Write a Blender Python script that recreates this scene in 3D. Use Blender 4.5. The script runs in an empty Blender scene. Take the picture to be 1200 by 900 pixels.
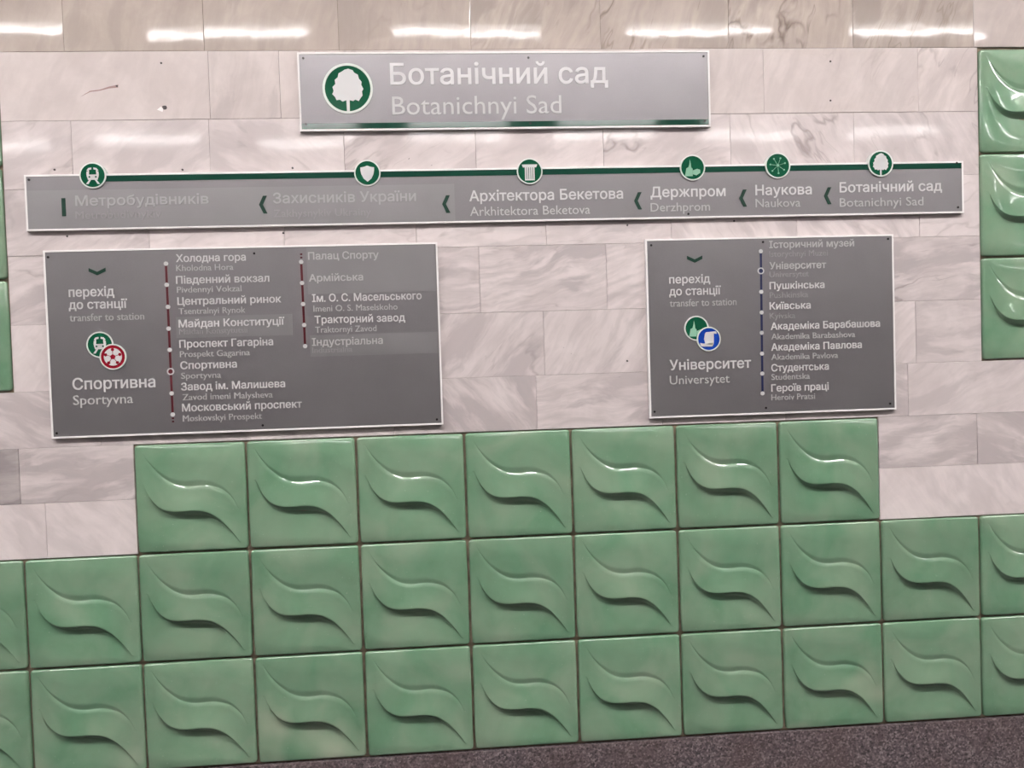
import bpy, bmesh, math, random
import numpy as np
from mathutils import Vector, Matrix
from mathutils.geometry import delaunay_2d_cdt, tessellate_polygon
random.seed(7)
SC = bpy.context.scene
COL = SC.collection
PI = math.pi

# ------------------------------------------------------------------ camera
cam = bpy.data.cameras.new('camera')
cam.sensor_width = 36.0
cam.lens = 30.0
cam.clip_start = 0.02
co = bpy.data.objects.new('camera', cam)
COL.objects.link(co)
Rr = Vector((0.99681494, -0.07346398, -0.03103254))
Rd = Vector((-0.03313976, -0.02764045, -0.99906845))
Rf = Vector((0.07253779, 0.99691477, -0.02998699))
m = Matrix.Identity(4)
for i in range(3):
    m[i][0] = Rr[i]; m[i][1] = -Rd[i]; m[i][2] = -Rf[i]
m.translation = Vector((1.16491843, -2.39622664, 1.10261758))
co.matrix_world = m
SC.camera = co

# ------------------------------------------------------------------ world, exposure
w = bpy.data.worlds.new('world'); SC.world = w; w.use_nodes = True
w.node_tree.nodes['Background'].inputs[0].default_value = (1.0, 0.97, 0.96, 1)
w.node_tree.nodes['Background'].inputs[1].default_value = 0.03
SC.view_settings.view_transform = 'Standard'
SC.view_settings.look = 'None'
SC.view_settings.gamma = 1.0
SC.view_settings.use_curve_mapping = False
SC.view_settings.exposure = 0.0
LAMP_E = 54

# ------------------------------------------------------------------ materials
class NT:
    def __init__(s, name):
        s.m = bpy.data.materials.new(name); s.m.use_nodes = True
        s.t = s.m.node_tree; s.b = s.t.nodes['Principled BSDF']
    def n(s, kind, ins=None, **kw):
        nd = s.t.nodes.new(kind)
        for k, v in kw.items(): setattr(nd, k, v)
        for k, v in (ins or {}).items(): s.put(nd.inputs[k], v)
        return nd
    def put(s, sock, v):
        if isinstance(v, bpy.types.NodeSocket): s.t.links.new(v, sock)
        elif isinstance(v, bpy.types.Node): s.t.links.new(v.outputs[0], sock)
        else:
            if hasattr(sock.default_value, '__len__') and not isinstance(v, (int, float)) and len(v) == 3 and len(sock.default_value) == 4: v = (*v, 1)
            sock.default_value = v
    def set(s, **kw):
        for k, v in kw.items(): s.put(s.b.inputs[k.replace('_', ' ')], v)
    def math(s, op, a, b=0.0, c=0.0): return s.n('ShaderNodeMath', {0: a, 1: b, 2: c}, operation=op).outputs[0]
    def mix(s, f, a, b, mode='MIX'):
        nd = s.n('ShaderNodeMix', data_type='RGBA', blend_type=mode)
        s.put(nd.inputs[0], f); s.put(nd.inputs[6], a); s.put(nd.inputs[7], b)
        return nd.outputs[2]
    def ramp(s, f, stops):
        nd = s.n('ShaderNodeValToRGB', {0: f}); e = nd.color_ramp.elements
        while len(e) < len(stops): e.new(0.5)
        for el, (p, c) in zip(e, stops):
            el.position = p; el.color = (*c, 1) if len(c) == 3 else c
        return nd.outputs[0]
    def noise(s, vec, scale, detail=3.0, dist=0.0, rough=0.5):
        nd = s.n('ShaderNodeTexNoise', {'Scale': scale, 'Detail': detail, 'Distortion': dist, 'Roughness': rough})
        if vec is not None: s.put(nd.inputs['Vector'], vec)
        return nd.outputs[0]
    def bump(s, h, strength, dist=0.001):
        nd = s.n('ShaderNodeBump', {'Strength': strength, 'Distance': dist, 'Height': h})
        s.put(s.b.inputs['Normal'], nd)
    def attr(s, name): return s.n('ShaderNodeAttribute', attribute_name=name, attribute_type='OBJECT')

def plain(name, c, rough=0.5, metal=0.0, spec=0.5):
    k = NT(name); k.set(Base_Color=c, Roughness=rough, Metallic=metal, Specular_IOR_Level=spec)
    return k.m

def g3(v): return (v, v, v)

def mk_marble():
    k = NT('marble')
    tc = k.n('ShaderNodeTexCoord').outputs['Object']
    seed = k.attr('seed').outputs['Fac']
    off = k.n('ShaderNodeCombineXYZ', {0: k.math('MULTIPLY', seed, 13.7), 1: k.math('MULTIPLY', seed, 5.1), 2: k.math('MULTIPLY', seed, 7.3)})
    rot = k.n('ShaderNodeVectorRotate', {'Vector': tc, 'Angle': k.attr('angle').outputs['Fac']}, rotation_type='Y_AXIS')
    p = k.n('ShaderNodeVectorMath', {0: rot, 1: off}, operation='ADD').outputs[0]
    # warp
    wn = k.n('ShaderNodeTexNoise', {'Vector': p, 'Scale': 5.0, 'Detail': 3.0}).outputs['Color']
    wv = k.n('ShaderNodeVectorMath', {0: wn, 1: (0.5, 0.5, 0.5)}, operation='SUBTRACT').outputs[0]
    wv = k.n('ShaderNodeVectorMath', {0: wv, 3: 0.075}, operation='SCALE').outputs[0]
    q = k.n('ShaderNodeVectorMath', {0: p, 1: wv}, operation='ADD').outputs[0]
    st = k.n('ShaderNodeMapping', {'Vector': q, 'Scale': (2.4, 1.0, 8.5)}).outputs[0]
    band = k.noise(st, 1.6, 5.0, 0.3, 0.55)
    band = k.n('ShaderNodeMapRange', {0: band, 1: 0.475, 2: 0.60}, interpolation_type='SMOOTHSTEP').outputs[0]
    # a second, finer streak set
    st2 = k.n('ShaderNodeMapping', {'Vector': q, 'Scale': (4.0, 1.0, 26.0), 'Location': (3.1, 0, 1.7)}).outputs[0]
    fine = k.noise(st2, 1.8, 4.0, 0.4, 0.6)
    fine = k.n('ShaderNodeMapRange', {0: fine, 1: 0.40, 2: 0.66}).outputs[0]
    cloud = k.noise(q, 9.0, 6.0, 0.5, 0.6)
    cloud = k.n('ShaderNodeMapRange', {0: cloud, 1: 0.35, 2: 0.65}).outputs[0]
    light = (0.690, 0.615, 0.615); mid = (0.430, 0.380, 0.388); dark = (0.205, 0.160, 0.155)
    bandf = k.math('MULTIPLY', band, k.attr('band').outputs['Fac'])
    c = k.mix(bandf, light, mid)
    c = k.mix(k.math('MULTIPLY', fine, k.math('MULTIPLY', k.attr('band').outputs['Fac'], 0.7)), c, (0.46, 0.405, 0.41))
    c = k.mix(k.math('MULTIPLY', cloud, 0.50), c, (0.50, 0.435, 0.435))
    # dark veins : ridge of a noise, broken by a second noise
    st3 = k.n('ShaderNodeMapping', {'Vector': q, 'Scale': (2.0, 1.0, 4.5), 'Location': (9.1, 0, 4.7)}).outputs[0]
    vn = k.noise(st3, 1.5, 4.0, 0.25, 0.5)
    rid = k.math('ABSOLUTE', k.math('SUBTRACT', vn, 0.5))
    vein = k.n('ShaderNodeMapRange', {0: rid, 1: 0.0, 2: 0.022, 3: 0.75, 4: 0.0}).outputs[0]
    gate = k.n('ShaderNodeMapRange', {0: k.noise(p, 6.0, 2.0), 1: 0.50, 2: 0.62}).outputs[0]
    vf = k.math('MULTIPLY', k.math('MULTIPLY', vein, gate), k.attr('vein').outputs['Fac'])
    c = k.mix(vf, c, dark)
    st4 = k.n('ShaderNodeMapping', {'Vector': q, 'Scale': (1.2, 1.0, 7.0), 'Location': (1.9, 0, 8.3)}).outputs[0]
    r2 = k.math('ABSOLUTE', k.math('SUBTRACT', k.noise(st4, 2.0, 3.0, 0.2, 0.5), 0.47))
    v2 = k.n('ShaderNodeMapRange', {0: r2, 1: 0.0, 2: 0.010, 3: 0.55, 4: 0.0}).outputs[0]
    g2 = k.n('ShaderNodeMapRange', {0: k.noise(p, 9.0, 2.0, 0.3), 1: 0.52, 2: 0.60}).outputs[0]
    c = k.mix(k.math('MULTIPLY', k.math('MULTIPLY', v2, g2), k.attr('vein').outputs['Fac']), c, (0.24, 0.20, 0.20))
    # pits
    pit = k.n('ShaderNodeMapRange', {0: k.noise(p, 90.0, 2.0), 1: 0.74, 2: 0.80}).outputs[0]
    pg = k.n('ShaderNodeMapRange', {0: k.noise(p, 8.0, 2.0), 1: 0.58, 2: 0.66}).outputs[0]
    c = k.mix(k.math('MULTIPLY', k.math('MULTIPLY', pit, pg), k.attr('pit').outputs['Fac']), c, (0.12, 0.10, 0.10))
    # overall tone and warm cast of the slab
    c = k.mix(k.attr('warm').outputs['Fac'], c, k.mix(1.0, c, (0.80, 0.76, 0.68), 'MULTIPLY'))
    tn = k.attr('tone').outputs['Fac']
    tc3 = k.n('ShaderNodeCombineXYZ', {0: tn, 1: tn, 2: tn}).outputs[0]
    c = k.mix(1.0, c, tc3, 'MULTIPLY')
    k.set(Base_Color=c, Roughness=k.attr('rough').outputs['Fac'], Specular_IOR_Level=0.5)
    h = k.math('ADD', k.noise(p, 14.0, 2.0), k.math('MULTIPLY', k.noise(p, 160.0, 2.0), 0.02))
    k.bump(h, 0.12, 0.0016)
    return k.m

def mk_glaze():
    k = NT('green_glaze')
    tc = k.n('ShaderNodeTexCoord').outputs['Object']
    rnd = k.attr('seed').outputs['Fac']
    off = k.n('ShaderNodeCombineXYZ', {0: k.math('MULTIPLY', rnd, 31.0), 1: k.math('MULTIPLY', rnd, 11.0), 2: k.math('MULTIPLY', rnd, 17.0)})
    p = k.n('ShaderNodeVectorMath', {0: tc, 1: off}, operation='ADD').outputs[0]
    cl = k.n('ShaderNodeMapRange', {0: k.noise(p, 6.5, 3.0, 0.6), 1: 0.34, 2: 0.70}).outputs[0]
    f2 = k.n('ShaderNodeMapRange', {0: k.noise(p, 26.0, 4.0, 0.3), 1: 0.3, 2: 0.7}).outputs[0]
    c = k.mix(cl, (0.118, 0.228, 0.138), (0.212, 0.290, 0.202))
    c = k.mix(k.math('MULTIPLY', f2, 0.22), c, (0.175, 0.330, 0.215))
    pale = k.n('ShaderNodeMapRange', {0: k.noise(p, 4.2, 2.0, 0.2), 1: 0.56, 2: 0.74}).outputs[0]
    c = k.mix(k.math('MULTIPLY', pale, k.attr('pale').outputs['Fac']), c, (0.36, 0.40, 0.30))
    sp = k.n('ShaderNodeMapRange', {0: k.noise(p, 210.0, 1.0), 1: 0.76, 2: 0.80}).outputs[0]
    c = k.mix(k.math('MULTIPLY', sp, 0.5), c, (0.35, 0.45, 0.36))
    tn = k.attr('tone').outputs['Fac']
    tc3 = k.n('ShaderNodeCombineXYZ', {0: tn, 1: tn, 2: tn}).outputs[0]
    c = k.mix(1.0, c, tc3, 'MULTIPLY')
    k.set(Base_Color=c, Roughness=0.11, Specular_IOR_Level=0.6)
    k.set(Coat_Weight=0.8, Coat_Roughness=0.03)
    k.bump(k.noise(p, 22.0, 2.0), 0.25, 0.0012)
    return k.m

def mk_grout():
    k = NT('brown_grout')
    tc = k.n('ShaderNodeTexCoord').outputs['Object']
    n1 = k.noise(tc, 30.0, 4.0)
    k.set(Base_Color=k.ramp(n1, [(0.3, (0.110, 0.085, 0.060)), (0.7, (0.240, 0.185, 0.130))]), Roughness=0.9)
    k.bump(k.noise(tc, 300.0, 2.0), 0.5, 0.001)
    return k.m

def mk_granite():
    k = NT('speckled_granite')
    tc = k.n('ShaderNodeTexCoord').outputs['Object']
    v = k.n('ShaderNodeTexVoronoi', {'Vector': tc, 'Scale': 190.0}).outputs['Color']
    v = k.n('ShaderNodeSeparateColor', {0: v}).outputs[0]
    n1 = k.noise(tc, 140.0, 4.0, 0.0, 0.7)
    f = k.math('ADD', k.math('MULTIPLY', v, 0.45), k.math('MULTIPLY', n1, 0.75))
    c = k.ramp(f, [(0.30, (0.018, 0.015, 0.017)), (0.52, (0.088, 0.070, 0.076)), (0.72, (0.155, 0.120, 0.126)), (0.92, (0.32, 0.27, 0.28))])
    big = k.n('ShaderNodeMapRange', {0: k.noise(tc, 5.0, 3.0), 1: 0.4, 2: 0.65}).outputs[0]
    c = k.mix(k.math('MULTIPLY', big, 0.4), c, (0.085, 0.052, 0.048))
    k.set(Base_Color=c, Roughness=0.5, Specular_IOR_Level=0.4)
    k.bump(n1, 0.3, 0.001)
    return k.m

def mk_silver(name, c1, c2, rough, metal, amp=1.0):
    k = NT(name)
    tc = k.n('ShaderNodeTexCoord').outputs['Object']
    n1 = k.n('ShaderNodeMapRange', {0: k.noise(tc, 7.0, 3.0), 1: 0.3, 2: 0.7}).outputs[0]
    n2 = k.noise(tc, 420.0, 2.0)
    c = k.mix(n1, c1, c2)
    c = k.mix(k.math('MULTIPLY', n2, 0.25), c, tuple(x * 1.35 for x in c2))
    k.set(Base_Color=c, Roughness=rough, Metallic=metal)
    k.bump(n2, 0.12, 0.0004)
    return k.m

M = {}
M['marble'] = mk_marble()
M['glaze'] = mk_glaze()
M['grout'] = mk_grout()
M['granite'] = mk_granite()
M['panel'] = mk_silver('silver_sign_film', (0.245, 0.228, 0.240), (0.272, 0.254, 0.266), 0.40, 0.75)
M['patch'] = mk_silver('grey_patch_film', (0.268, 0.254, 0.262), (0.296, 0.280, 0.290), 0.36, 0.55)
M['frame'] = plain('white_edge', (0.80, 0.77, 0.76), 0.35)
M['shell'] = plain('sign_side', (0.25, 0.24, 0.24), 0.5)
M['green'] = plain('gloss_green', (0.008, 0.080, 0.040), 0.06, 0.0, 0.7)
M['stripe'] = plain('stripe_green', (0.010, 0.052, 0.034), 0.07, 0.0, 0.7)
M['deepgreen'] = plain('deep_green', (0.006, 0.035, 0.022), 0.3)
M['red'] = plain('gloss_red', (0.24, 0.010, 0.022), 0.2)
M['linered'] = plain('line_red', (0.085, 0.008, 0.014), 0.4)
M['blue'] = plain('gloss_blue', (0.010, 0.045, 0.30), 0.2)
M['lineblue'] = plain('line_blue', (0.018, 0.022, 0.075), 0.4)
M['ring'] = plain('pale_ring', (0.62, 0.66, 0.62), 0.35)
M['white'] = plain('symbol_white', (0.58, 0.565, 0.57), 0.35)
M['halftone'] = plain('symbol_half_tone', (0.22, 0.42, 0.30), 0.3)
M['letb'] = plain('letter_silver', (0.61, 0.59, 0.60), 0.32, 0.1)
M['letr'] = plain('letter_silver_thin', (0.54, 0.525, 0.53), 0.32, 0.1)
M['letg'] = plain('letter_dim', (0.47, 0.455, 0.46), 0.35, 0.2)  # dimmer grey for the small Latin lines
M['letm'] = plain('letter_dull', (0.50, 0.485, 0.49), 0.35, 0.2)
M['letf'] = plain('letter_faint', (0.33, 0.31, 0.32), 0.4, 0.2)  # faintest grey, for lines that barely stand out
M['letd'] = plain('letter_reflection_dimmed', (0.395, 0.38, 0.39), 0.4, 0.2)  # dimmer letter colour stands in for the panel reflecting brighter behind
M['screw'] = plain('dark_screw', (0.02, 0.018, 0.018), 0.4, 0.5)
M['ceil'] = plain('ceiling_paint', (0.62, 0.60, 0.56), 0.8)
M['floor'] = plain('floor_stone', (0.05, 0.045, 0.045), 0.45)
M['lampbody'] = plain('lamp_body', (0.7, 0.7, 0.68), 0.5)
kt = NT('lamp_and_fill_tube'); kt.set(Base_Color=(0.9, 0.9, 0.9), Emission_Color=(1.0, 0.965, 0.955), Emission_Strength=LAMP_E)  # strong emission, only for the added near row
M['tube'] = kt.m
kt = NT('lamp_tube_far'); kt.set(Base_Color=(0.9, 0.9, 0.9), Emission_Color=(1.0, 0.965, 0.955), Emission_Strength=LAMP_E * 0.38)
M['tube_far'] = kt.m
M['hole'] = plain('hole_dark', (0.05, 0.04, 0.04), 0.8)
M['stain'] = plain('rust_stain', (0.30, 0.19, 0.18), 0.6)

# ------------------------------------------------------------------ mesh helpers
def link(name, verts, faces, mats, parent=None, origin=(0, 0, 0), smooth=False, kind=None, fm=None, kids_local=True):
    me = bpy.data.meshes.new(name)
    ox, oy, oz = origin
    me.from_pydata([(x - ox, y - oy, z - oz) for x, y, z in verts], [], faces)
    if not isinstance(mats, (list, tuple)): mats = [mats]
    for mt in mats: me.materials.append(M[mt] if isinstance(mt, str) else mt)
    if fm:
        for p, i in zip(me.polygons, fm): p.material_index = i
    if smooth:
        me.polygons.foreach_set('use_smooth', [True] * len(me.polygons))
    me.update()
    o = bpy.data.objects.new(name, me); COL.objects.link(o)
    if parent is not None: o.parent = parent
    if kind: o['kind'] = kind
    return o

def box(x0, x1, y0, y1, z0, z1):
    v = [(x, y, z) for z in (z0, z1) for y in (y0, y1) for x in (x0, x1)]
    f = [(0, 1, 5, 4), (1, 3, 7, 5), (3, 2, 6, 7), (2, 0, 4, 6), (4, 5, 7, 6), (0, 2, 3, 1)]
    return v, f

def join(parts):
    V, F = [], []
    for v, f in parts:
        b = len(V); V += v; F += [tuple(i + b for i in q) for q in f]
    return V, F

def prism(poly, yf, yb):
    """poly of (x,z) counter-clockwise seen from the front (-Y); front at yf, back at yb"""
    n = len(poly)
    a = sum(poly[i][0] * poly[(i + 1) % n][1] - poly[(i + 1) % n][0] * poly[i][1] for i in range(n))
    if a < 0: poly = poly[::-1]
    V = [(x, yf, z) for x, z in poly] + [(x, yb, z) for x, z in poly]
    tris = tessellate_polygon([[Vector((x, z, 0)) for x, z in poly]])
    F = []
    for t in tris:
        A, B, C = [poly[i] for i in t]
        s = (B[0] - A[0]) * (C[1] - A[1]) - (B[1] - A[1]) * (C[0] - A[0])
        F.append(tuple(t) if s > 0 else tuple(reversed(t)))
    for i in range(n):
        j = (i + 1) % n
        F.append((i, i + n, j + n, j))
    return V, F

def disc_poly(cx, cz, r, n=40, a0=0.0, sx=1.0):
    return [(cx + r * sx * math.cos(a0 + 2 * PI * i / n), cz + r * math.sin(a0 + 2 * PI * i / n)) for i in range(n)]

def ring(cx, cz, r0, r1, yf, yb, n=40):
    V, F = [], []
    for i in range(n):
        a = 2 * PI * i / n; c, s = math.cos(a), math.sin(a)
        V += [(cx + r1 * c, yf, cz + r1 * s), (cx + r0 * c, yf, cz + r0 * s), (cx + r1 * c, yb, cz + r1 * s), (cx + r0 * c, yb, cz + r0 * s)]
    for i in range(n):
        a, b = 4 * i, 4 * ((i + 1) % n)
        F += [(a + 1, a, b, b + 1), (a, a + 2, b + 2, b), (a + 1, b + 1, b + 3, a + 3)]
    return V, F

def empty(name, loc, label, cat, group=None):
    o = bpy.data.objects.new(name, None); COL.objects.link(o)
    o.location = loc; o['label'] = label; o['category'] = cat
    o.empty_display_size = 0.05
    if group: o['group'] = group
    return o

# ------------------------------------------------------------------ room shell
wall = link('wall_back', *box(-1.6, 4.6, -0.005, 0.20, -0.45, 3.7), 'grout', kind='structure')
link('floor', *box(-8, 12, -12, 0.2, -0.55, -0.45), 'floor', kind='structure')
ceil = link('ceiling', *box(-8, 12, -12, 0.2, 3.7, 3.8), 'ceil', kind='structure')
link('baseboard_back', *box(-1.6, 4.6, -0.020, -0.0055, -0.45, -0.003), 'granite', kind='structure')

# lamps hung below the ceiling, two rows parallel to the wall, plus an added near row
TUBE = None
def lamp(x, y, z, two=False):
    global TUBE
    v, f = box(-0.60, 0.60, -0.05, 0.05, 0.045, 0.12)
    body = link('lamp_and_fill_housing', v, f, 'lampbody', ceil); body.location = (x, y, z)
    rod = link('hanger', *join([box(sx - .006, sx + .006, -.006, .006, .12, 3.7 - z) for sx in (-.4, .4)]), 'lampbody', body)
    if TUBE is None:
        n = 12; r = 0.022; L = 0.54
        V = [(s * L, r * math.cos(2 * PI * i / n), r * math.sin(2 * PI * i / n)) for s in (-1, 1) for i in range(n)]
        F = [(i, (i + 1) % n, (i + 1) % n + n, i + n) for i in range(n)] + [tuple(range(n))[::-1], tuple(range(n, 2 * n))]
        TUBE = {}
        for mn in ('tube', 'tube_far'):
            t = link('lamp_and_fill_tube', V, F, mn, body); TUBE[mn] = t.data; bpy.data.objects.remove(t)
    for dy in ((-.10, -.05, 0, .05, .10) if two else (0,)):
        t = bpy.data.objects.new('lamp_and_fill_tube', TUBE['tube' if two else 'tube_far']); COL.objects.link(t); t.parent = body; t.location = (0, dy, .01 if dy else 0)
for k in range(-3, 6):
    lamp(-0.31 + 1.69 * k, -3.86, 3.46)
    lamp(-0.31 + 1.66 * k, -7.2, 3.55)
    lamp(0.3 + 1.69 * k, -2.2, 3.42, True)  # added row of tubes, throws steep light down the wall

# ------------------------------------------------------------------ marble slabs
P = 0.3
def slab_mesh(wd, ht, th=0.012, b=0.0009):
    x, z = wd / 2, ht / 2
    V = []; F = []
    for (dx, y) in ((0, 0), (0, -th + b), (b * .35, -th + b * .3), (b, -th)):
        V += [(-x + dx, y, -z + dx), (x - dx, y, -z + dx), (x - dx, y, z - dx), (-x + dx, y, z - dx)]
    for r in range(3):
        for i in range(4):
            j = (i + 1) % 4
            F.append((r * 4 + i, r * 4 + j, r * 4 + 4 + j, r * 4 + 4 + i))
    F.append((12, 13, 14, 15))
    return V, F

def slab(x0, x1, z0, z1, **kw):
    g = 0.0003
    V, F = slab_mesh(x1 - x0 - 2 * g, z1 - z0 - 2 * g)
    o = link('marble_slab', V, F, 'marble', wall)
    o.location = ((x0 + x1) / 2, 0.002 + random.uniform(-.0005, .0005), (z0 + z1) / 2)
    o.rotation_euler = (math.radians(kw.get('tilt', random.uniform(-.12, .12))), 0, math.radians(kw.get('yaw', random.uniform(-.15, .15))))
    d = dict(seed=random.uniform(0, 10), angle=random.uniform(-.3, .5), band=.7, vein=.6, pit=.3, warm=0.15, tone=1.0 + random.uniform(-.05, .04), rough=0.17)
    d.update({k: v for k, v in kw.items() if k in d})
    for k, v in d.items(): o[k] = float(v)
    return o
J = {'C0': [0.167, 0.533, 0.893, 1.254, 1.617, 1.983, 2.346, 2.705], 'C1': [0.542, 0.73, 2.081, 2.537], 'C2': [0.175, 0.536, 0.897, 1.258, 1.616, 1.981, 2.343], 'C3': [0.367, 0.726, 1.086, 1.447, 1.804, 2.169, 2.534], 'C4': [0.198, 0.554, 0.906, 1.257, 1.615, 1.976, 2.341], 'C5': [0.367, 0.725, 1.075, 1.432, 1.792, 2.153, 2.517], 'C6': [0.215, 0.611, 1.006, 1.406, 1.764, 2.124, 2.491], 'C7': [-0.001, 2.699], 'C8': [0.062]}
SIGN_STATION = {'rect': (0.7819, 1.921, 1.7374, 1.9484), 
 'texts': [('Ботанічний сад', 1.0309, 1.6307, 1.861, 0.0571, 'b'),
  ('Botanichnyi Sad', 1.0327, 1.4989, 1.7794, 0.049, 'r')], 
 'discs': [(0.9142, 1.8509, 0.068, 'tree_green')], 
 'screws': [(0.7978, 1.9332), (0.798, 1.7559), (1.4107, 1.9311), (1.4111, 1.752), (1.9041, 1.9325), (1.9045, 1.7533)], 'bar': [(0.7832, 1.7589), (1.9119, 1.7525)]}
SIGN_LINE = {'rect': (0.0538, 2.6605, 1.4817, 1.6304), 
 'texts': [('Метробудівників', 0.1837, 0.5307, 1.5464, 0.0269, 'd'),
  ('Metrobudivnykiv', 0.1822, 0.4045, 1.5119, 0.0194, 'f'),
  ('Захисників України', 0.7033, 1.0884, 1.5438, 0.0279, 'd'),
  ('Zakhysnykiv Ukrainy', 0.7028, 0.9651, 1.5068, 0.0197, 'f'),
  ('Архітектора Бекетова', 1.2361, 1.6652, 1.5405, 0.0288, 'b'),
  ('Arkhitektora Beketova', 1.2362, 1.5714, 1.4999, 0.0245, 'r'),
  ('Держпром', 1.7444, 1.9583, 1.5426, 0.0286, 'b'),
  ('Derzhprom', 1.7431, 1.9131, 1.5026, 0.0234, 'g'),
  ('Наукова', 2.046, 2.2091, 1.5434, 0.0282, 'b'),
  ('Naukova', 2.0453, 2.1758, 1.5088, 0.0236, 'g'),
  ('Ботанічний сад', 2.2919, 2.5952, 1.547, 0.0282, 'b'),
  ('Botanichnyi Sad', 2.2911, 2.5393, 1.5061, 0.0238, 'g')], 
 'discs': [(0.2319, 1.626, 0.0347, 'train'), (0.959, 1.6214, 0.0357, 'shield'), (1.4049, 1.6194, 0.0358, 'column'), (1.865, 1.6227, 0.036, 'tower'), (2.1111, 1.6249, 0.0363, 'atom'), (2.4129, 1.6263, 0.0372, 'tree')], 'chev': [(0.6756, 1.5405), (1.171, 1.5333), (1.7074, 1.533), (2.009, 1.5354), (2.256, 1.5377)], 'dash': [(0.1526, 1.543)], 'barz': [(0.8879, 1.6104), (1.5947, 1.608), (2.3334, 1.6108)], 
 'screws': [(0.066, 1.6173), (1.8505, 1.4937), (2.641, 1.6253), (2.6428, 1.4981)], 'sticker': (1.1987, 1.5756, 0.0584, 1.5944)}
SIGN_SPORT = {'rect': (0.0932, 1.1431, 0.9252, 1.4292), 
 'texts': [('перехід', 0.1551, 0.2723, 1.3043, 0.0251, 'b'),
  ('до станції', 0.1536, 0.3048, 1.2713, 0.0238, 'b'),
  ('transfer to station', 0.154, 0.3481, 1.2384, 0.0195, 'g'),
  ('Спортивна', 0.1541, 0.3695, 1.0552, 0.0306, 'b'),
  ('Sportyvna', 0.1531, 0.3093, 1.014, 0.0253, 'r'),
  ('Холодна гора', 0.439, 0.623, 1.391, 0.0203, 'b'),
  ('Kholodna Hora', 0.4379, 0.5891, 1.3666, 0.0162, 'g'),
  ('Південний вокзал', 0.4365, 0.6834, 1.3324, 0.0203, 'b'),
  ('Pivdennyi Vokzal', 0.4375, 0.6084, 1.3082, 0.0161, 'g'),
  ('Центральний ринок', 0.4378, 0.713, 1.2752, 0.0203, 'b'),
  ('Tsentralnyi Rynok', 0.4396, 0.6165, 1.2498, 0.0162, 'g'),
  ('Майдан Конституції', 0.4386, 0.7196, 1.2142, 0.0204, 'b'),
  ('Maidan Konstytutsii', 0.4385, 0.6194, 1.1954, 0.0153, 'f'),
  ('Проспект Гагаріна', 0.4379, 0.687, 1.1594, 0.0204, 'b'),
  ('Prospekt Gagarina', 0.4381, 0.6238, 1.1337, 0.0162, 'g'),
  ('Спортивна', 0.4384, 0.5876, 1.1014, 0.0204, 'b'),
  ('Sportyvna', 0.4391, 0.5444, 1.075, 0.0163, 'g'),
  ('Завод ім. Малишева', 0.4382, 0.7147, 1.0436, 0.0204, 'b'),
  ('Zavod imeni Malysheva', 0.4401, 0.6803, 1.0165, 0.0167, 'g'),
  ('Московський проспект', 0.4381, 0.7579, 0.9863, 0.0205, 'b'),
  ('Moskovskyi Prospekt', 0.4386, 0.6494, 0.959, 0.0167, 'g'),
  ('Палац Спорту', 0.7909, 0.9811, 1.3893, 0.02, 'm'),
  ('Армійська', 0.7911, 0.9367, 1.3298, 0.0195, 'm'),
  ('Ім. О. С. Масельського', 0.7971, 1.0946, 1.274, 0.0206, 'b'),
  ('Imeni O. S. Maselskoho', 0.7995, 1.0279, 1.2473, 0.0164, 'g'),
  ('Тракторний завод', 0.8018, 1.0471, 1.215, 0.0205, 'b'),
  ('Traktornyi Zavod', 0.802, 0.9684, 1.1894, 0.0164, 'g'),
  ('Індустріальна', 0.7926, 0.984, 1.1541, 0.0206, 'm'),
  ('Industrialna', 0.7919, 0.9006, 1.1342, 0.0154, 'f')], 
 'discs': [(0.2298, 1.1737, 0.0352, 'train'), (0.2631, 1.1401, 0.0348, 'ball')], 'down': (0.2312, 1.3699), 'dots': [[(0.4116, 1.387), (0.4112, 1.3301), (0.4121, 1.2707), (0.4114, 1.2119), (0.4119, 1.1544), (0.4117, 1.0959), (0.4122, 1.0364), (0.4125, 0.9791)], [(0.7713, 1.3835), (0.7714, 1.3263), (0.772, 1.2688), (0.7728, 1.2114), (0.7732, 1.1538)]], 'ext': [(0.4126, 0.9599), (0.7721, 1.4044)], 'stickers': [(0.4314, 1.2427, 0.7408, 1.1853), (0.7866, 1.4226, 1.1353, 1.2953), (0.7867, 1.1828, 1.1366, 1.1242)], 
 'screws': [(0.1059, 1.4111), (0.6465, 1.4094), (0.107, 0.9395), (0.651, 0.9407), (1.1257, 0.9398)]}
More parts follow.
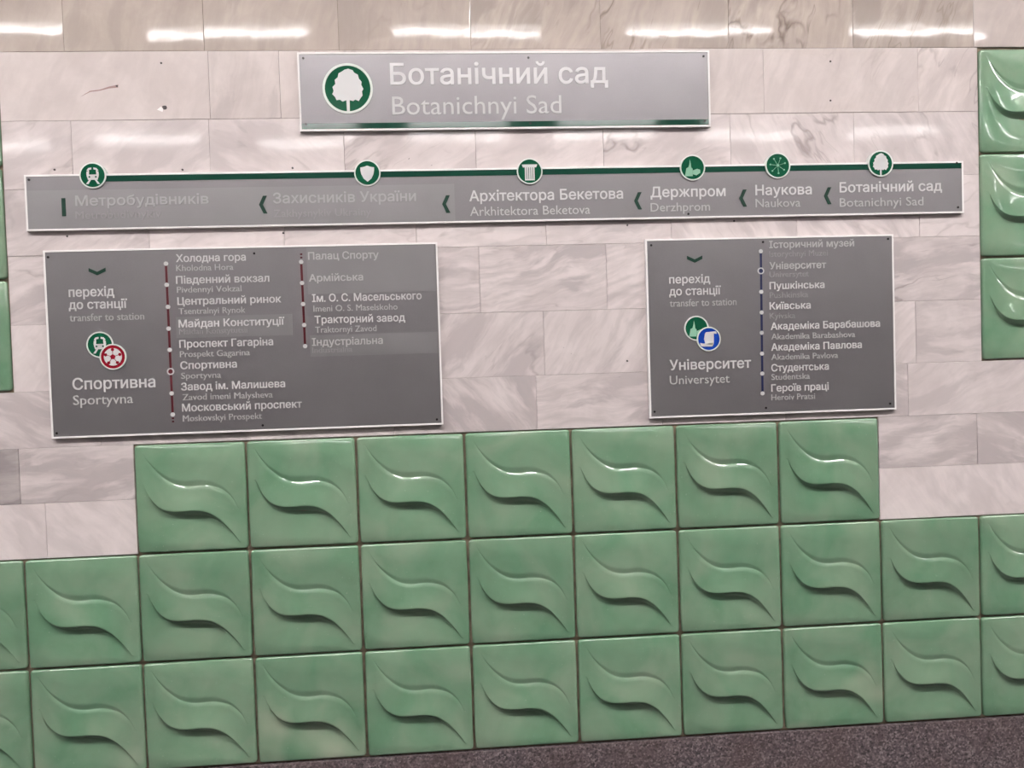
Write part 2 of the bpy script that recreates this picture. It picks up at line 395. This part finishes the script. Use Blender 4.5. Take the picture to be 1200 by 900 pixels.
SIGN_UNIV = {'rect': (1.7252, 2.448, 0.921, 1.425), 
 'texts': [('перехід', 1.7912, 1.9081, 1.2998, 0.0231, 'b'),
  ('до станції', 1.7903, 1.9386, 1.2661, 0.0236, 'b'),
  ('transfer to station', 1.791, 1.9831, 1.2343, 0.02, 'g'),
  ('Університет', 1.7864, 2.0211, 1.0556, 0.0285, 'b'),
  ('Universytet', 1.7853, 1.958, 1.0149, 0.0243, 'r'),
  ('Історичний музей', 2.0823, 2.3309, 1.3931, 0.0199, 'm'),
  ('Istorychnyi Muzei', 2.0818, 2.2531, 1.3683, 0.016, 'f'),
  ('Університет', 2.0822, 2.2473, 1.3331, 0.0198, 'm'),
  ('Universytet', 2.0812, 2.1966, 1.3103, 0.016, 'f'),
  ('Пушкінська', 2.0809, 2.2411, 1.2765, 0.0201, 'b'),
  ('Pushkinska', 2.0804, 2.1929, 1.2512, 0.0165, 'f'),
  ('Київська', 2.0797, 2.1992, 1.219, 0.0202, 'b'),
  ('Kyivska', 2.0791, 2.154, 1.1927, 0.016, 'f'),
  ('Академіка Барабашова', 2.0821, 2.4032, 1.1612, 0.0203, 'b'),
  ('Akademika Barabashova', 2.0827, 2.3291, 1.1334, 0.0166, 'g'),
  ('Академіка Павлова', 2.082, 2.348, 1.1016, 0.0203, 'b'),
  ('Akademika Pavlova', 2.0814, 2.2773, 1.0752, 0.0165, 'g'),
  ('Студентська', 2.0807, 2.2489, 1.0426, 0.0203, 'b'),
  ('Studentska', 2.0801, 2.1929, 1.0181, 0.0166, 'g'),
  ('Героїв праці', 2.0794, 2.2477, 0.985, 0.0203, 'b'),
  ('Heroiv Pratsi', 2.0788, 2.2068, 0.9599, 0.0166, 'g')], 
 'discs': [(1.8655, 1.1716, 0.035, 'tower'), (1.9, 1.1402, 0.0345, 'scroll')], 'down': (1.8655, 1.3663), 'dots': [[(2.0573, 1.3845), (2.056, 1.329), (2.0559, 1.2697), (2.0556, 1.2111), (2.0547, 1.1533), (2.0541, 1.0941), (2.0536, 1.0372), (2.053, 0.9807)]], 
 'screws': [(1.7418, 1.4081), (2.0641, 1.4104), (2.432, 1.4117), (2.4296, 0.9383), (2.0621, 0.9389), (1.7391, 0.9394)]}
HOLES = [(0.4181, 1.927), (0.4221, 1.8084), (0.2994, 1.8664), (2.2774, 1.921), (2.2752, 1.81), (0.1529, 1.4675), (0.724, 1.4651), (1.6779, 1.4674), (1.9854, 1.4734), (0.1278, 1.6457), (0.4623, 1.6407), (0.756, 1.641), (1.6674, 1.0852)]

def merge(V): return V
XL, XR = -1.2, 4.2
GL, GR = -0.005, 2.716            # inner edges of the green side panels
VZ = {'C0': (6.53, 7.72), 'C1': (5.92, 6.53), 'C2': (5.315, 5.92), 'C3': (4.722, 5.315), 'C4': (4.108, 4.722),
      'C5': (3.508, 4.108), 'C6': (3.0, 3.508), 'C7': (2.5, 3.0), 'C8': (2.0, 2.5)}
STY = {'C0': dict(band=.55, vein=.75, warm=.95, tone=.86, rough=.04, angle=1.3), 'C1': dict(band=.25, vein=.5, warm=.35, tone=1.0, rough=.10, angle=1.2),  # top course C0: weaker light there put into its darker, warmer tone
       'C2': dict(band=.5, vein=.5, rough=.06, angle=.5), 'C3': dict(band=.7, vein=.35, rough=.3, angle=.25), 'C4': dict(band=1., vein=.5, rough=.3, angle=.22),
       'C5': dict(band=.8, vein=.15, pit=.8, rough=.3, angle=.9), 'C6': dict(band=.9, vein=.1, rough=.3, angle=-.6), 'C7': dict(band=.9, vein=.2, rough=.3, angle=.2), 'C8': dict(band=.35, vein=.1, rough=.3, angle=-.9, tone=1.1)}
SPEC = {('C1', 0): dict(vein=.0, band=.15, tone=.99, tilt=.05), ('C1', 1): dict(angle=1.35, vein=.1, band=.5), ('C1', 3): dict(vein=.25, band=.3, angle=1.1), ('C1', 4): dict(vein=.7, band=.5, angle=1.1),
        ('C1', 5): dict(vein=.9, angle=-.8, band=.2),
        ('C0', 0): dict(tilt=.20, band=.3, vein=0.), ('C0', 1): dict(vein=0., band=.3, tilt=-.12), ('C0', 2): dict(vein=0., band=.35, tilt=.03), ('C0', 3): dict(vein=.2, tilt=.0),
        ('C0', 4): dict(vein=.4, band=.8, tilt=-.04), ('C0', 5): dict(vein=1., tilt=.0), ('C0', 6): dict(vein=1., band=.8, tilt=.04), ('C0', 7): dict(vein=.8, tilt=-.04, band=.8), ('C0', 8): dict(vein=0., band=.2, tilt=-.3, warm=.6),
        ('C2', 0): dict(angle=.5), ('C2', 1): dict(angle=.6, vein=.2), ('C2', 2): dict(angle=-.5), ('C2', 3): dict(pit=1.), ('C2', 4): dict(tone=1.06, vein=.1), ('C2', 5): dict(vein=.8), ('C2', 6): dict(angle=-1.0, vein=.7), ('C2', 7): dict(angle=-1.0),
        ('C3', 0): dict(angle=.5, tone=.94), ('C3', 1): dict(tone=1.05, band=.3), ('C3', 3): dict(angle=.12, vein=.5), ('C3', 4): dict(angle=.25, vein=.9), ('C3', 5): dict(angle=-1.1), ('C3', 6): dict(angle=-.9), ('C3', 7): dict(tone=1.05, band=.2),
        ('C4', 4): dict(angle=.22, band=1.2), ('C4', 3): dict(angle=.05, pit=.6), ('C4', 7): dict(angle=.15, vein=.8, tone=.96),
        ('C5', 3): dict(pit=1.4, vein=.5), ('C5', 7): dict(angle=.05, vein=.2), ('C5', 0): dict(tone=1.03, band=.3),
        ('C6', 0): dict(angle=-.35, band=1.1), ('C6', 3): dict(angle=-.8, band=1.1), ('C6', 4): dict(angle=.1, band=1.1), ('C6', 7): dict(tone=1.0, band=.6, pit=.8, angle=.4),
        ('C7', 0): dict(tone=.66, band=1.), ('C7', 1): dict(angle=.1, band=1.2), ('C7', 2): dict(angle=-.3, band=1.1), ('C7', 3): dict(tone=.78, band=1.2, angle=1.2, vein=.8)}
def course(c, lo, hi):
    js = sorted(J[c])
    step = 0.362
    # carry the coursing on beyond the joints read from the photo
    a = list(js)
    x = js[0] - step
    while x > lo + .05: a.append(x); x -= step
    x = js[-1] + step
    while x < hi - .05: a.append(x); x += step
    a = [j for j in a if lo + .03 < j < hi - .03 and not (c == 'C1' and 0 < j < .5) and not (c == 'C8' and 2.42 < j < 2.93)]
    return sorted(set([lo] + a + [hi]))
for c, (v0, v1) in VZ.items():
    z0, z1 = v0 * P, v1 * P
    if c in ('C7', 'C8'): spans = [(XL, 0.3), (2.4, XR)]
    elif c in ('C0', 'C6'): spans = [(XL, XR)]
    else: spans = [(GL, GR)]
    for lo, hi in spans:
        e = course(c, lo, hi)
        for a, b in zip(e[:-1], e[1:]):
            mid = (a + b) / 2
            idx = sum(1 for j in J[c] if j < mid)
            d = dict(STY[c])
            d['angle'] = d.get('angle', 0) + random.uniform(-.15, .15)
            d['tone'] = d.get('tone', 1.0) * (1 + random.uniform(-.035, .03))
            if mid > -.25 and mid < 2.95: d.update(SPEC.get((c, idx), {}))
            slab(a, b, z0, z1, **d)

# ------------------------------------------------------------------ relief tiles
def interp(pts, s):
    # smooth (Catmull-Rom) interpolation through (s,t) points
    n = len(pts)
    if s <= pts[0][0]: i = 0
    elif s >= pts[-1][0]: i = n - 2
    else:
        i = max(k for k in range(n - 1) if pts[k][0] <= s)
    p1, p2 = pts[i], pts[i + 1]
    p0 = pts[i - 1] if i > 0 else (2 * p1[0] - p2[0], 2 * p1[1] - p2[1])
    p3 = pts[i + 2] if i + 2 < n else (2 * p2[0] - p1[0], 2 * p2[1] - p1[1])
    u = (s - p1[0]) / (p2[0] - p1[0]); u = min(max(u, 0), 1)
    h = p2[0] - p1[0]
    m1 = (p2[1] - p0[1]) / (p2[0] - p0[0]) * h; m2 = (p3[1] - p1[1]) / (p3[0] - p1[0]) * h
    return (2*u**3 - 3*u*u + 1)*p1[1] + (u**3 - 2*u*u + u)*m1 + (-2*u**3 + 3*u*u)*p2[1] + (u**3 - u*u)*m2
UP = [(.075, .072), (.10, .118), (.145, .190), (.209, .268), (.30, .345), (.392, .387), (.485, .398), (.618, .392), (.724, .412), (.802, .450), (.88, .530), (.925, .62)]
LO = [(.075, .36), (.10, .43), (.142, .505), (.214, .579), (.306, .614), (.427, .618), (.522, .614), (.642, .634), (.747, .698), (.825, .782), (.885, .865), (.925, .93)]
def wdt(s, mx):
    u = (s - .085) / (.925 - .085)
    return 0.0 if u <= 0 or u >= 1 else mx * (math.sin(PI * u) ** 0.72)
S0, S1 = .075, .925
def tile_mesh(size):
    E = [0, .006, .014, .03, .05]
    cols = E + list(np.linspace(S0, .2, 9)) + list(np.linspace(.2, .75, 16))[1:] + list(np.linspace(.75, S1, 12))[1:] + [1 - e for e in reversed(E)]
    G = []
    for s in cols:
        sc = min(max(s, S0), S1)
        zu, zl = interp(UP, sc), interp(LO, sc)
        wu, wl = max(wdt(sc, .056), .009), max(wdt(sc, .062) * (1 + .18 * (sc - .4)), .010)
        tp = (math.sin(PI * min(max((sc - S0) / (S1 - S0), 0), 1)) ** 0.9) if S0 < sc < S1 else 0.0
        H, D, H2 = .0125 * tp, .0108 * tp, .0012 * tp; DU = .0035 * tp       # lower lip, upper groove, upper lip (metres outward)
        mid = zl - zu
        a = zu - wu - .012
        rows = [(e, 0.0) for e in (0, .006, .014)]
        rows += [(a * .55, 0.0), (a * .85, H2 * .45), (a, H2 * .9), (zu - wu, H2), (zu - wu * .75, H2 * .3), (zu - wu * .3, -DU * .66), (zu - .002, -DU), (zu + .0015, -DU * .92), (zu + .0095, -DU * .10)]
        rows += [(zu + mid * .18, H * .07), (zu + mid * .35, H * .24), (zu + mid * .55, H * .48), (zu + mid * .75, H * .76), (zl - .014, H * .96), (zl - .003, H), (zl + wl * .04, H * .97), (zl + wl * .12, H * .78), (zl + wl * .50, -D * .18), (zl + wl * .90, -D * .97), (zl + wl * .95, -D), (zl + wl, -D * .99)]
        b = zl + wl
        rows += [(b + (1 - b) * .25, -D * .66), (b + (1 - b) * .5, -D * .32), (b + (1 - b) * .75, -D * .08)] + [(1 - e, 0.0) for e in (.014, .006, 0)]
        # keep rows ordered and off the rim
        out = []
        last = -1
        n = len(rows)
        for i, (t, h) in enumerate(rows):
            if 3 <= i < n - 3: t = min(max(t, .016 + (i - 3) * .0008), .984 - (n - 4 - i) * .0008)
            out.append((t, h))
        G.append((s, out))
    V, F = [], []
    nr = len(G[0][1])
    for s, rows in G:
        for t, h in rows:
            x, z = (s - .5) * size, (.5 - t) * size
            # rounded corners
            hs = size / 2; r = .010
            ex, ez = abs(x) - (hs - r), abs(z) - (hs - r)
            if ex > 0 and ez > 0:
                d = math.hypot(ex, ez); mx = max(ex, ez)
                k = mx / d
                x = math.copysign(hs - r + ex * k, x); z = math.copysign(hs - r + ez * k, z)
            d = min(s, 1 - s, t, 1 - t) * size
            fall = -.0036 * max(0, 1 - d / .0042) ** 2
            V.append((x, -(.0160 + h + fall), z))
    for i in range(len(G) - 1):
        for j in range(nr - 1):
            a, b = i * nr + j, (i + 1) * nr + j
            F.append((a, a + 1, b + 1, b))
    # skirt to the wall
    rim = [j for j in range(nr)] + [i * nr + nr - 1 for i in range(1, len(G))] + [(len(G) - 1) * nr + j for j in range(nr - 2, -1, -1)] + [i * nr for i in range(len(G) - 2, 0, -1)]
    base = len(V)
    for i in rim: V.append((V[i][0], 0.002, V[i][2]))
    n = len(rim)
    for i in range(n):
        j = (i + 1) % n
        F.append((rim[i], base + i, base + j, rim[j]))
    return V, F
TV, TF = tile_mesh(P - .0062)
t0 = link('relief_tile', TV, TF, 'glaze', wall, smooth=True)
first = True
def tile(u, v, tilt=None, dx=0.0, **kw):
    global first
    o = t0 if first else t0.copy()
    if not first: COL.objects.link(o); o.parent = wall
    first = False
    o.location = ((u + .5) * P + dx + random.uniform(-.0006, .0006), random.uniform(-.0006, .0004), (v + .5) * P + random.uniform(-.0005, .0005))
    o.rotation_euler = (math.radians(random.uniform(-.2, .2) if tilt is None else tilt), math.radians(random.uniform(-.15, .15)), math.radians(random.uniform(-.2, .2)))
    o['seed'] = random.uniform(0, 10); o['tone'] = random.uniform(.94, 1.06); o['pale'] = kw.get('pale', random.choice([0.0, .1, .25, .5]))
for v in (0, 1):
    for u in range(-4, 14): tile(u, v, pale=.75 if (v == 0 and u in (0, 2, 7, 9)) else None or random.choice([0., .1, .3]))
for u in range(1, 8): tile(u, 2, pale=.1)
for r in range(3):
    v = 3.513 + r
    for u in (-4, -3, -2, -1): tile(u, v, dx=GL)
    for u in (9, 10, 11, 12, 13): tile(u, v, dx=GR - 9 * P, tilt=(.35 if (r == 2 and u == 9) else None))

# ------------------------------------------------------------------ lettering
_cv = bpy.data.curves.new('lettering_source', 'FONT')
_cv.fill_mode = 'NONE'; _cv.resolution_u = 3; _cv.dimensions = '2D'
_co = bpy.data.objects.new('lettering_source', _cv); COL.objects.link(_co)
def outlines(text):
    _cv.body = text
    bpy.context.view_layer.update()
    dg = bpy.context.evaluated_depsgraph_get()
    me = bpy.data.meshes.new_from_object(_co.evaluated_get(dg))
    co = [(v.co.x, v.co.y) for v in me.vertices]
    nxt = {e.vertices[0]: e.vertices[1] for e in me.edges}
    # edges are stored as loops; walk them whatever their direction
    adj = {}
    for e in me.edges:
        a, b = e.vertices
        adj.setdefault(a, []).append(b); adj.setdefault(b, []).append(a)
    seen = set(); loops = []
    for v in range(len(co)):
        if v in seen or v not in adj: continue
        lp = [v]; seen.add(v); prev = None; cur = v
        # vertex indices run along the outline, so step to v+1 first
        cand = [x for x in adj[v] if x == v + 1] or adj[v]
        nx = cand[0]
        while nx not in seen:
            lp.append(nx); seen.add(nx); prev, cur = cur, nx
            o = [x for x in adj[cur] if x != prev]
            if not o: break
            nx = o[0]
        if len(lp) > 2: loops.append([co[i] for i in lp])
    bpy.data.meshes.remove(me)
    return loops
def area(l): return .5 * sum(l[i][0] * l[(i + 1) % len(l)][1] - l[(i + 1) % len(l)][0] * l[i][1] for i in range(len(l)))
def clean(l):
    out = []
    for p in l:
        if not out or math.hypot(p[0] - out[-1][0], p[1] - out[-1][1]) > 1e-4: out.append(p)
    if len(out) > 1 and math.hypot(out[0][0] - out[-1][0], out[0][1] - out[-1][1]) < 1e-4: out.pop()
    return out
def grow(l, d, sgn):
    n = len(l); out = []
    for i in range(n):
        a, b, c = l[i - 1], l[i], l[(i + 1) % n]
        e1 = Vector((b[0] - a[0], b[1] - a[1])).normalized(); e2 = Vector((c[0] - b[0], c[1] - b[1])).normalized()
        n1 = Vector((e1.y, -e1.x)); n2 = Vector((e2.y, -e2.x))
        s = n1 + n2
        if s.length < 1e-4: s = n1
        else: s = s / max(s.length_squared / 2, .55)
        out.append((b[0] + sgn * d * s.x, b[1] + sgn * d * s.y))
    return out
def glyph_fill(loops, bold):
    loops = [clean(l) for l in loops]; loops = [l for l in loops if len(l) > 2]
    if not loops: return [], [], []
    big = max(loops, key=lambda l: abs(area(l)))
    sgn = 1.0 if area(big) > 0 else -1.0
    if bold: loops = [grow(l, bold, sgn) for l in loops]
    pts = []; eds = []
    for l in loops:
        b = len(pts); n = len(l)
        pts += [Vector(p) for p in l]; eds += [(b + i, b + (i + 1) % n) for i in range(n)]
    r = delaunay_2d_cdt(pts, eds, [], 0, 1e-5)
    V = [tuple(v) for v in r[0]]; T = [f for f in r[2] if len(f) == 3]
    if not T: return [], [], []
    A = np.array(V)
    cen = A[np.array(T)].mean(axis=1)
    wn = np.zeros(len(cen))
    for l in loops:
        L = np.array(l); Nx = np.roll(L, -1, axis=0)
        for p, q in zip(L, Nx):
            up = (p[1] <= cen[:, 1]) & (q[1] > cen[:, 1]); dn = (p[1] > cen[:, 1]) & (q[1] <= cen[:, 1])
            cr = (q[0] - p[0]) * (cen[:, 1] - p[1]) - (cen[:, 0] - p[0]) * (q[1] - p[1])
            wn += (up & (cr > 0)).astype(float) - (dn & (cr < 0)).astype(float)
    keep = [t for t, k in zip(T, wn) if abs(k) > .5]
    return V, keep, None
_gc = {}
def glyph(ch, bold):
    if (ch, bold) not in _gc:
        V, T, _ = glyph_fill(outlines(ch), bold)
        _gc[(ch, bold)] = (V, T)
    return _gc[(ch, bold)]
_adv = {}
def inkbox(s):
    if s not in _adv:
        ls = outlines(s); xs = [p[0] for l in ls for p in l]; ys = [p[1] for l in ls for p in l]
        _adv[s] = (min(xs), max(xs), min(ys), max(ys))
    return _adv[s]
def offsets(text):
    """x where each glyph's outline sits: from the ink of the prefix strings"""
    out = []
    for i, ch in enumerate(text):
        if ch == ' ': out.append(None); continue
        out.append(inkbox(text[:i + 1])[1] - inkbox(ch)[1])
    return out
CAPC = inkbox('Н')[3]; CAPL = inkbox('H')[3]
STYLES = {'b': ('letb', .012), 'r': ('letr', -.002), 'g': ('letg', .0), 'm': ('letm', .012), 'f': ('letf', .0), 'd': ('letd', .012)}
def lettering(text, x0, x1, zb, cap, style, y, parent, org, name='lettering'):
    mat, bold = STYLES[style]
    offs = offsets(text)
    bx = inkbox(text); cyr = ord(max(text)) > 1000
    ref = CAPC if cyr else CAPL
    sx = (x1 - x0) / (bx[1] - bx[0]); sz = cap / ref
    V, F = [], []
    th = .0012
    for ch, ox in zip(text, offs):
        if ox is None: continue
        gv, gt = glyph(ch, bold)
        if not gt: continue
        b = len(V); n = len(gv)
        P2 = [(x0 + (gx + ox - bx[0]) * sx, zb + gz * sz) for gx, gz in gv]
        V += [(px, y - th, pz) for px, pz in P2] + [(px, y + .0002, pz) for px, pz in P2]
        cnt = {}
        for t in gt:
            A, B, C = [P2[i] for i in t]
            s = (B[0] - A[0]) * (C[1] - A[1]) - (B[1] - A[1]) * (C[0] - A[0])
            t = tuple(t) if s > 0 else tuple(reversed(t))
            F.append(tuple(b + i for i in t))
            for i in range(3):
                e = (t[i], t[(i + 1) % 3]); cnt[e] = cnt.get(e, 0) + 1
        for (i, j) in list(cnt):
            if (j, i) not in cnt: F.append((b + i, b + i + n, b + j + n, b + j))
    return link(name, V, F, mat, parent, org)

# ------------------------------------------------------------------ signs
YF = -0.022          # sign face
YB = -0.0085         # back of the sign, against the slabs
def part(name, vf, mat, root, **kw): return link(name, vf[0], vf[1], mat, root, tuple(root['org']), **kw)
def sign_base(root, rect):
    x0, x1, z0, z1 = rect
    f = .0048
    part('panel', box(x0 + f, x1 - f, YF, YB, z0 + f, z1 - f), 'panel', root)
    part('frame', join([box(x0, x1, YF - .0012, YB - .0004, z1 - f, z1), box(x0, x1, YF - .0012, YB - .0004, z0, z0 + f),
                        box(x0, x0 + f, YF - .0012, YB - .0004, z0 + f, z1 - f), box(x1 - f, x1, YF - .0012, YB - .0004, z0 + f, z1 - f)]), 'frame', root)
def screws(root, pts):
    for x, z in pts:
        part('screw', prism(disc_poly(x, z, .0032, 10), YF - .0016, YF), 'screw', root)
def chevron(x, z, h, wd, th, horiz=True):
    if horiz:   # points left
        p = [(x + wd / 2, z + h / 2), (x + wd / 2 - th, z + h / 2), (x - wd / 2, z), (x + wd / 2 - th, z - h / 2), (x + wd / 2, z - h / 2), (x - wd / 2 + th, z)]
    else:       # points down
        p = [(x - h / 2, z + wd / 2), (x - h / 2, z + wd / 2 - th), (x, z - wd / 2), (x + h / 2, z + wd / 2 - th), (x + h / 2, z + wd / 2), (x, z - wd / 2 + th)]
    return p
def poly_scaled(pts, cx, cz, r): return [(cx + x * r, cz + z * r) for x, z in pts]

TREE = [(-.06, -.92), (.05, -.92), (.06, -.46), (.2, -.50), (.28, -.44), (.42, -.50), (.50, -.38), (.58, -.28), (.56, -.12), (.62, -.02), (.54, .14), (.56, .26), (.46, .38), (.42, .54), (.28, .62), (.22, .72), (.05, .78), (-.1, .74), (-.22, .66), (-.34, .60), (-.38, .44), (-.50, .34), (-.48, .18), (-.60, .06), (-.56, -.10), (-.62, -.22), (-.52, -.32), (-.46, -.46), (-.32, -.44), (-.22, -.52), (-.07, -.46)]
SHIELD = [(0, -.66), (.30, -.42), (.46, -.10), (.52, .20), (.52, .42), (.26, .46), (.0, .56), (-.26, .46), (-.52, .42), (-.52, .20), (-.46, -.10), (-.30, -.42)]
def icon(kind, cx, cz, r, y, disc, root):
    th = .0010
    def add(polys, mat='white', name='symbol', yy=0.0):
        part_ = join([prism(poly_scaled(p, cx, cz, r), y - th - yy, y) for p in polys])
        return link(name, part_[0], part_[1], mat, disc, tuple(root['org']))
    if kind in ('tree', 'tree_green'): add([TREE], name='tree_symbol')
    elif kind == 'shield': add([SHIELD], name='shield_symbol')
    elif kind == 'train':
        add([[(-.42, -.16), (.42, -.16), (.46, .06), (-.46, .06)], [(-.46, .06), (-.28, .06), (-.26, .36), (-.34, .42), (-.34, .30), (-.44, .30)],
             [(.46, .06), (.44, .30), (.34, .30), (.34, .42), (.26, .36), (.28, .06)], [(-.44, .38), (-.30, .56), (-.08, .60), (-.08, .46), (-.26, .42), (-.34, .32)],
             [(.44, .38), (.34, .32), (.26, .42), (.08, .46), (.08, .60), (.30, .56)],
             [(-.42, -.12), (-.36, -.34), (.36, -.34), (.42, -.12)], [(-.28, -.34), (-.14, -.34), (-.34, -.66), (-.52, -.66)], [(.28, -.34), (.52, -.66), (.34, -.66), (.14, -.34)]], name='train_symbol')
        o = add([disc_poly(-.24, -.12, .07, 10), disc_poly(.24, -.12, .07, 10)], 'green', 'headlamp_mark', .0006)
    elif kind == 'column':
        P_ = [[(-.60, .52), (.60, .52), (.52, .30), (-.52, .30)]]
        for k in range(5):
            x = -.32 + k * .16
            P_.append([(x - .055, -.62), (x + .055, -.62), (x + .055, .30), (x - .055, .30)])
        P_.append([(-.38, -.70), (.38, -.70), (.38, -.60), (-.38, -.60)])
        add(P_, name='column_symbol')
    elif kind == 'tower':
        add([[(-.62, -.66), (.0, -.66), (.0, -.10), (-.10, .0), (-.14, .30), (-.20, .62), (-.24, .30), (-.32, .04), (-.50, -.06), (-.54, -.3)],
             [(.02, -.52), (.30, -.60), (.60, -.42), (.60, -.18), (.36, -.10), (.02, -.22)]], 'halftone', 'tower_symbol')
    elif kind == 'atom':
        P_ = [disc_poly(0, .02, .12, 12)]
        for k in range(7):
            a = k * 2 * PI / 7 + .3; c, s = math.cos(a), math.sin(a)
            P_.append([(c * .16 - s * .015, s * .16 + c * .015), (c * .16 + s * .015, s * .16 - c * .015), (c * .52 + s * .015, s * .52 - c * .015), (c * .52 - s * .015, s * .52 + c * .015)])
            P_.append(disc_poly(c * .60, s * .60, .07, 8))
        add(P_, 'halftone', 'network_symbol')
    elif kind == 'ball':
        add([disc_poly(0, 0, .68, 28)], name='ball_symbol')
        Q = [disc_poly(0, .0, .22, 5, PI / 2)]
        for k in range(5):
            a = PI / 2 + k * 2 * PI / 5; c, s = math.cos(a), math.sin(a)
            Q.append([(c * .22 - s * .02, s * .22 + c * .02), (c * .22 + s * .02, s * .22 - c * .02), (c * .46 + s * .02, s * .46 - c * .02), (c * .46 - s * .02, s * .46 + c * .02)])
            Q.append(disc_poly(c * .56, s * .56, .14, 5, a + PI))
        add(Q, 'red', 'ball_patch_mark', .0006)
    elif kind == 'scroll':
        add([[(-.30, -.42), (.34, -.50), (.40, -.38), (.42, .44), (.66, .40), (.64, .56), (.56, .62), (-.22, .56), (-.32, .44), (-.40, .0)],
             [(-.74, -.30), (-.70, -.52), (-.56, -.60), (.26, -.62), (.34, -.50), (.28, -.36), (-.50, -.36)]], name='scroll_symbol')
def disc(root, cx, cz, r, kind, y):
    col = {'ball': 'red', 'scroll': 'blue'}.get(kind, 'green')
    ri = r * .905
    d = part('emblem', prism(disc_poly(cx, cz, ri + .0004, 44), y, YB), col, root)
    rg = ring(cx, cz, ri, r, y - .0010, YB, 44)
    link('ring', rg[0], rg[1], 'ring', d, tuple(root['org']))
    icon(kind, cx, cz, r, y, d, root)
    return d
def make_sign(name, S, label):
    x0, x1, z0, z1 = S['rect']
    org = ((x0 + x1) / 2, YB, z0)
    root = empty(name, org, label, 'sign'); root['org'] = org
    sign_base(root, S['rect'])
    return root
def texts(root, S, y, under=()):
    for t, a, b, zb, cap, st in S['texts']:
        yy = y
        for (sx0, sz1, sx1, sz0) in under:
            if sx0 - .02 <= a and b <= sx1 + .01 and sz0 - .01 < zb < sz1: yy = y - .0011
        lettering(t, a, b, zb, cap, st, yy, root, tuple(root['org']))

# main station-name sign
S = SIGN_STATION
r1 = make_sign('station_sign', S, 'silver sign with large tree emblem and largest lettering, highest on the marble wall')
x0, x1, z0, z1 = S['rect']
part('green_stripe', box(x0 + .0055, x1 - .0055, YF - .0008, YF + .002, z0 + .0058, z0 + .0205), 'stripe', r1)
texts(r1, S, YF)
for cx, cz, r, k in S['discs']: disc(r1, cx, cz, r, k, YF - .0012)
screws(r1, S['screws'])
r1.rotation_euler = (math.radians(0.665), 0, 0)

# line sign
S = SIGN_LINE
r2 = make_sign('line_map_sign', S, 'very long narrow silver sign with green line and six round emblems on the marble')
x0, x1, z0, z1 = S['rect']
zt = z1 - .0056
part('green_stripe', box(.2319, x1 - .0058, YF - .0008, YF + .002, zt - .0150, zt), 'stripe', r2)
part('patch', box(x0 + .0058, 1.195, YF - .0009, YF + .001, z0 + .0060, 1.5885), 'patch', r2)
UND = [(x0, 1.60, 1.20, z0)]
texts(r2, S, YF, UND)
for i, (cx, cz) in enumerate(S['chev']):
    part('chevron', prism(chevron(cx, cz, .048, .022, .0105), YF - (.0022 if i < 2 else .0012), YF), 'deepgreen', r2)
cx, cz = S['dash'][0]
part('dash_mark', box(cx - .0050, cx + .0050, YF - .0022, YF, cz - .024, cz + .024), 'deepgreen', r2)
for cx, cz, r, k in S['discs']: disc(r2, cx, cz, r, k, YF - .0030)
screws(r2, S['screws'])

# transfer signs
def transfer(name, S, label, lc, ringi):
    rt = make_sign(name, S, label)
    for (a, b, c, d) in S.get('stickers', []):
        part('patch', box(a, min(c, S['rect'][1] - .0058), YF - .0009, YF + .001, d, min(b, S['rect'][3] - .0058)), 'patch', rt)
    texts(rt, S, YF, S.get('stickers', []))
    cx, cz = S['down']
    part('chevron', prism(chevron(cx, cz, .044, .020, .0095, False), YF - .0012, YF), 'deepgreen', rt)
    for n, ds in enumerate(S['dots']):
        xs = ds[0][0]; xe = ds[-1][0]
        za, zb = ds[0][1], ds[-1][1]
        part('route_line', prism([(xs - .0030, za), (xe - .0030, zb), (xe + .0030, zb), (xs + .0030, za)], YF - .0007, YF), lc, rt)
        for i, (x, z) in enumerate(ds):
            if n == 0 and i == ringi:
                part('stop_ring', join([ring(x, z, .0062, .0095, YF - .0018, YF, 20)]), 'white', rt)
                part('stop_centre', prism(disc_poly(x, z, .0063, 16), YF - .0012, YF), lc, rt)
            else: part('stop_dot', prism(disc_poly(x, z, .0058, 14), YF - .0014, YF), 'white', rt)
    if 'ext' in S:
        for (x, z), sg in zip(S['ext'], (1, -1)):
            for q in (0, 1): part('route_dash', box(x - .003, x + .003, YF - .0007, YF, z - .0022 + sg * q * .009, z + .0022 + sg * q * .009), lc, rt)
    y = YF - .0012
    for i, (cx, cz, r, k) in enumerate(S['discs']): disc(rt, cx, cz, r, k, y - .0016 * i)
    screws(rt, S['screws'])
    return rt
transfer('transfer_sign', SIGN_SPORT, 'wide dark grey sign with two red route lines and a football emblem', 'linered', 5)
transfer('transfer_sign', SIGN_UNIV, 'smaller grey sign with one dark blue route line and a blue scroll emblem', 'lineblue', 1)

# drill holes, plug and stain on the marble (parts of the wall)
for i, (x, z) in enumerate(HOLES):
    r = .0065 if i == 1 else .0030
    v, f = prism([(x + r * math.cos(a) * random.uniform(.75, 1.15), z + r * math.sin(a) * random.uniform(.75, 1.15)) for a in [2 * PI * k / 9 for k in range(9)]], -.0112, -.009)
    link('drill_hole', v, f, 'hole', wall)
sx, sz = HOLES[2]
pts = [(sx + .004, sz + .004), (sx - .02, sz - .001), (sx - .045, sz - .009), (sx - .07, sz - .012), (sx - .095, sz - .027), (sx - .07, sz - .015), (sx - .045, sz - .012), (sx - .02, sz - .006), (sx + .003, sz - .004)]
link('scratch', *prism(pts, -.0108, -.009), 'stain', wall)
x, z = HOLES[1]
link('chip', *prism([(x - .02, z - .006), (x - .006, z - .012), (x - .003, z - .002), (x - .010, z + .002)], -.0112, -.009), 'frame', wall)
bpy.data.objects.remove(_co); bpy.data.curves.remove(_cv)
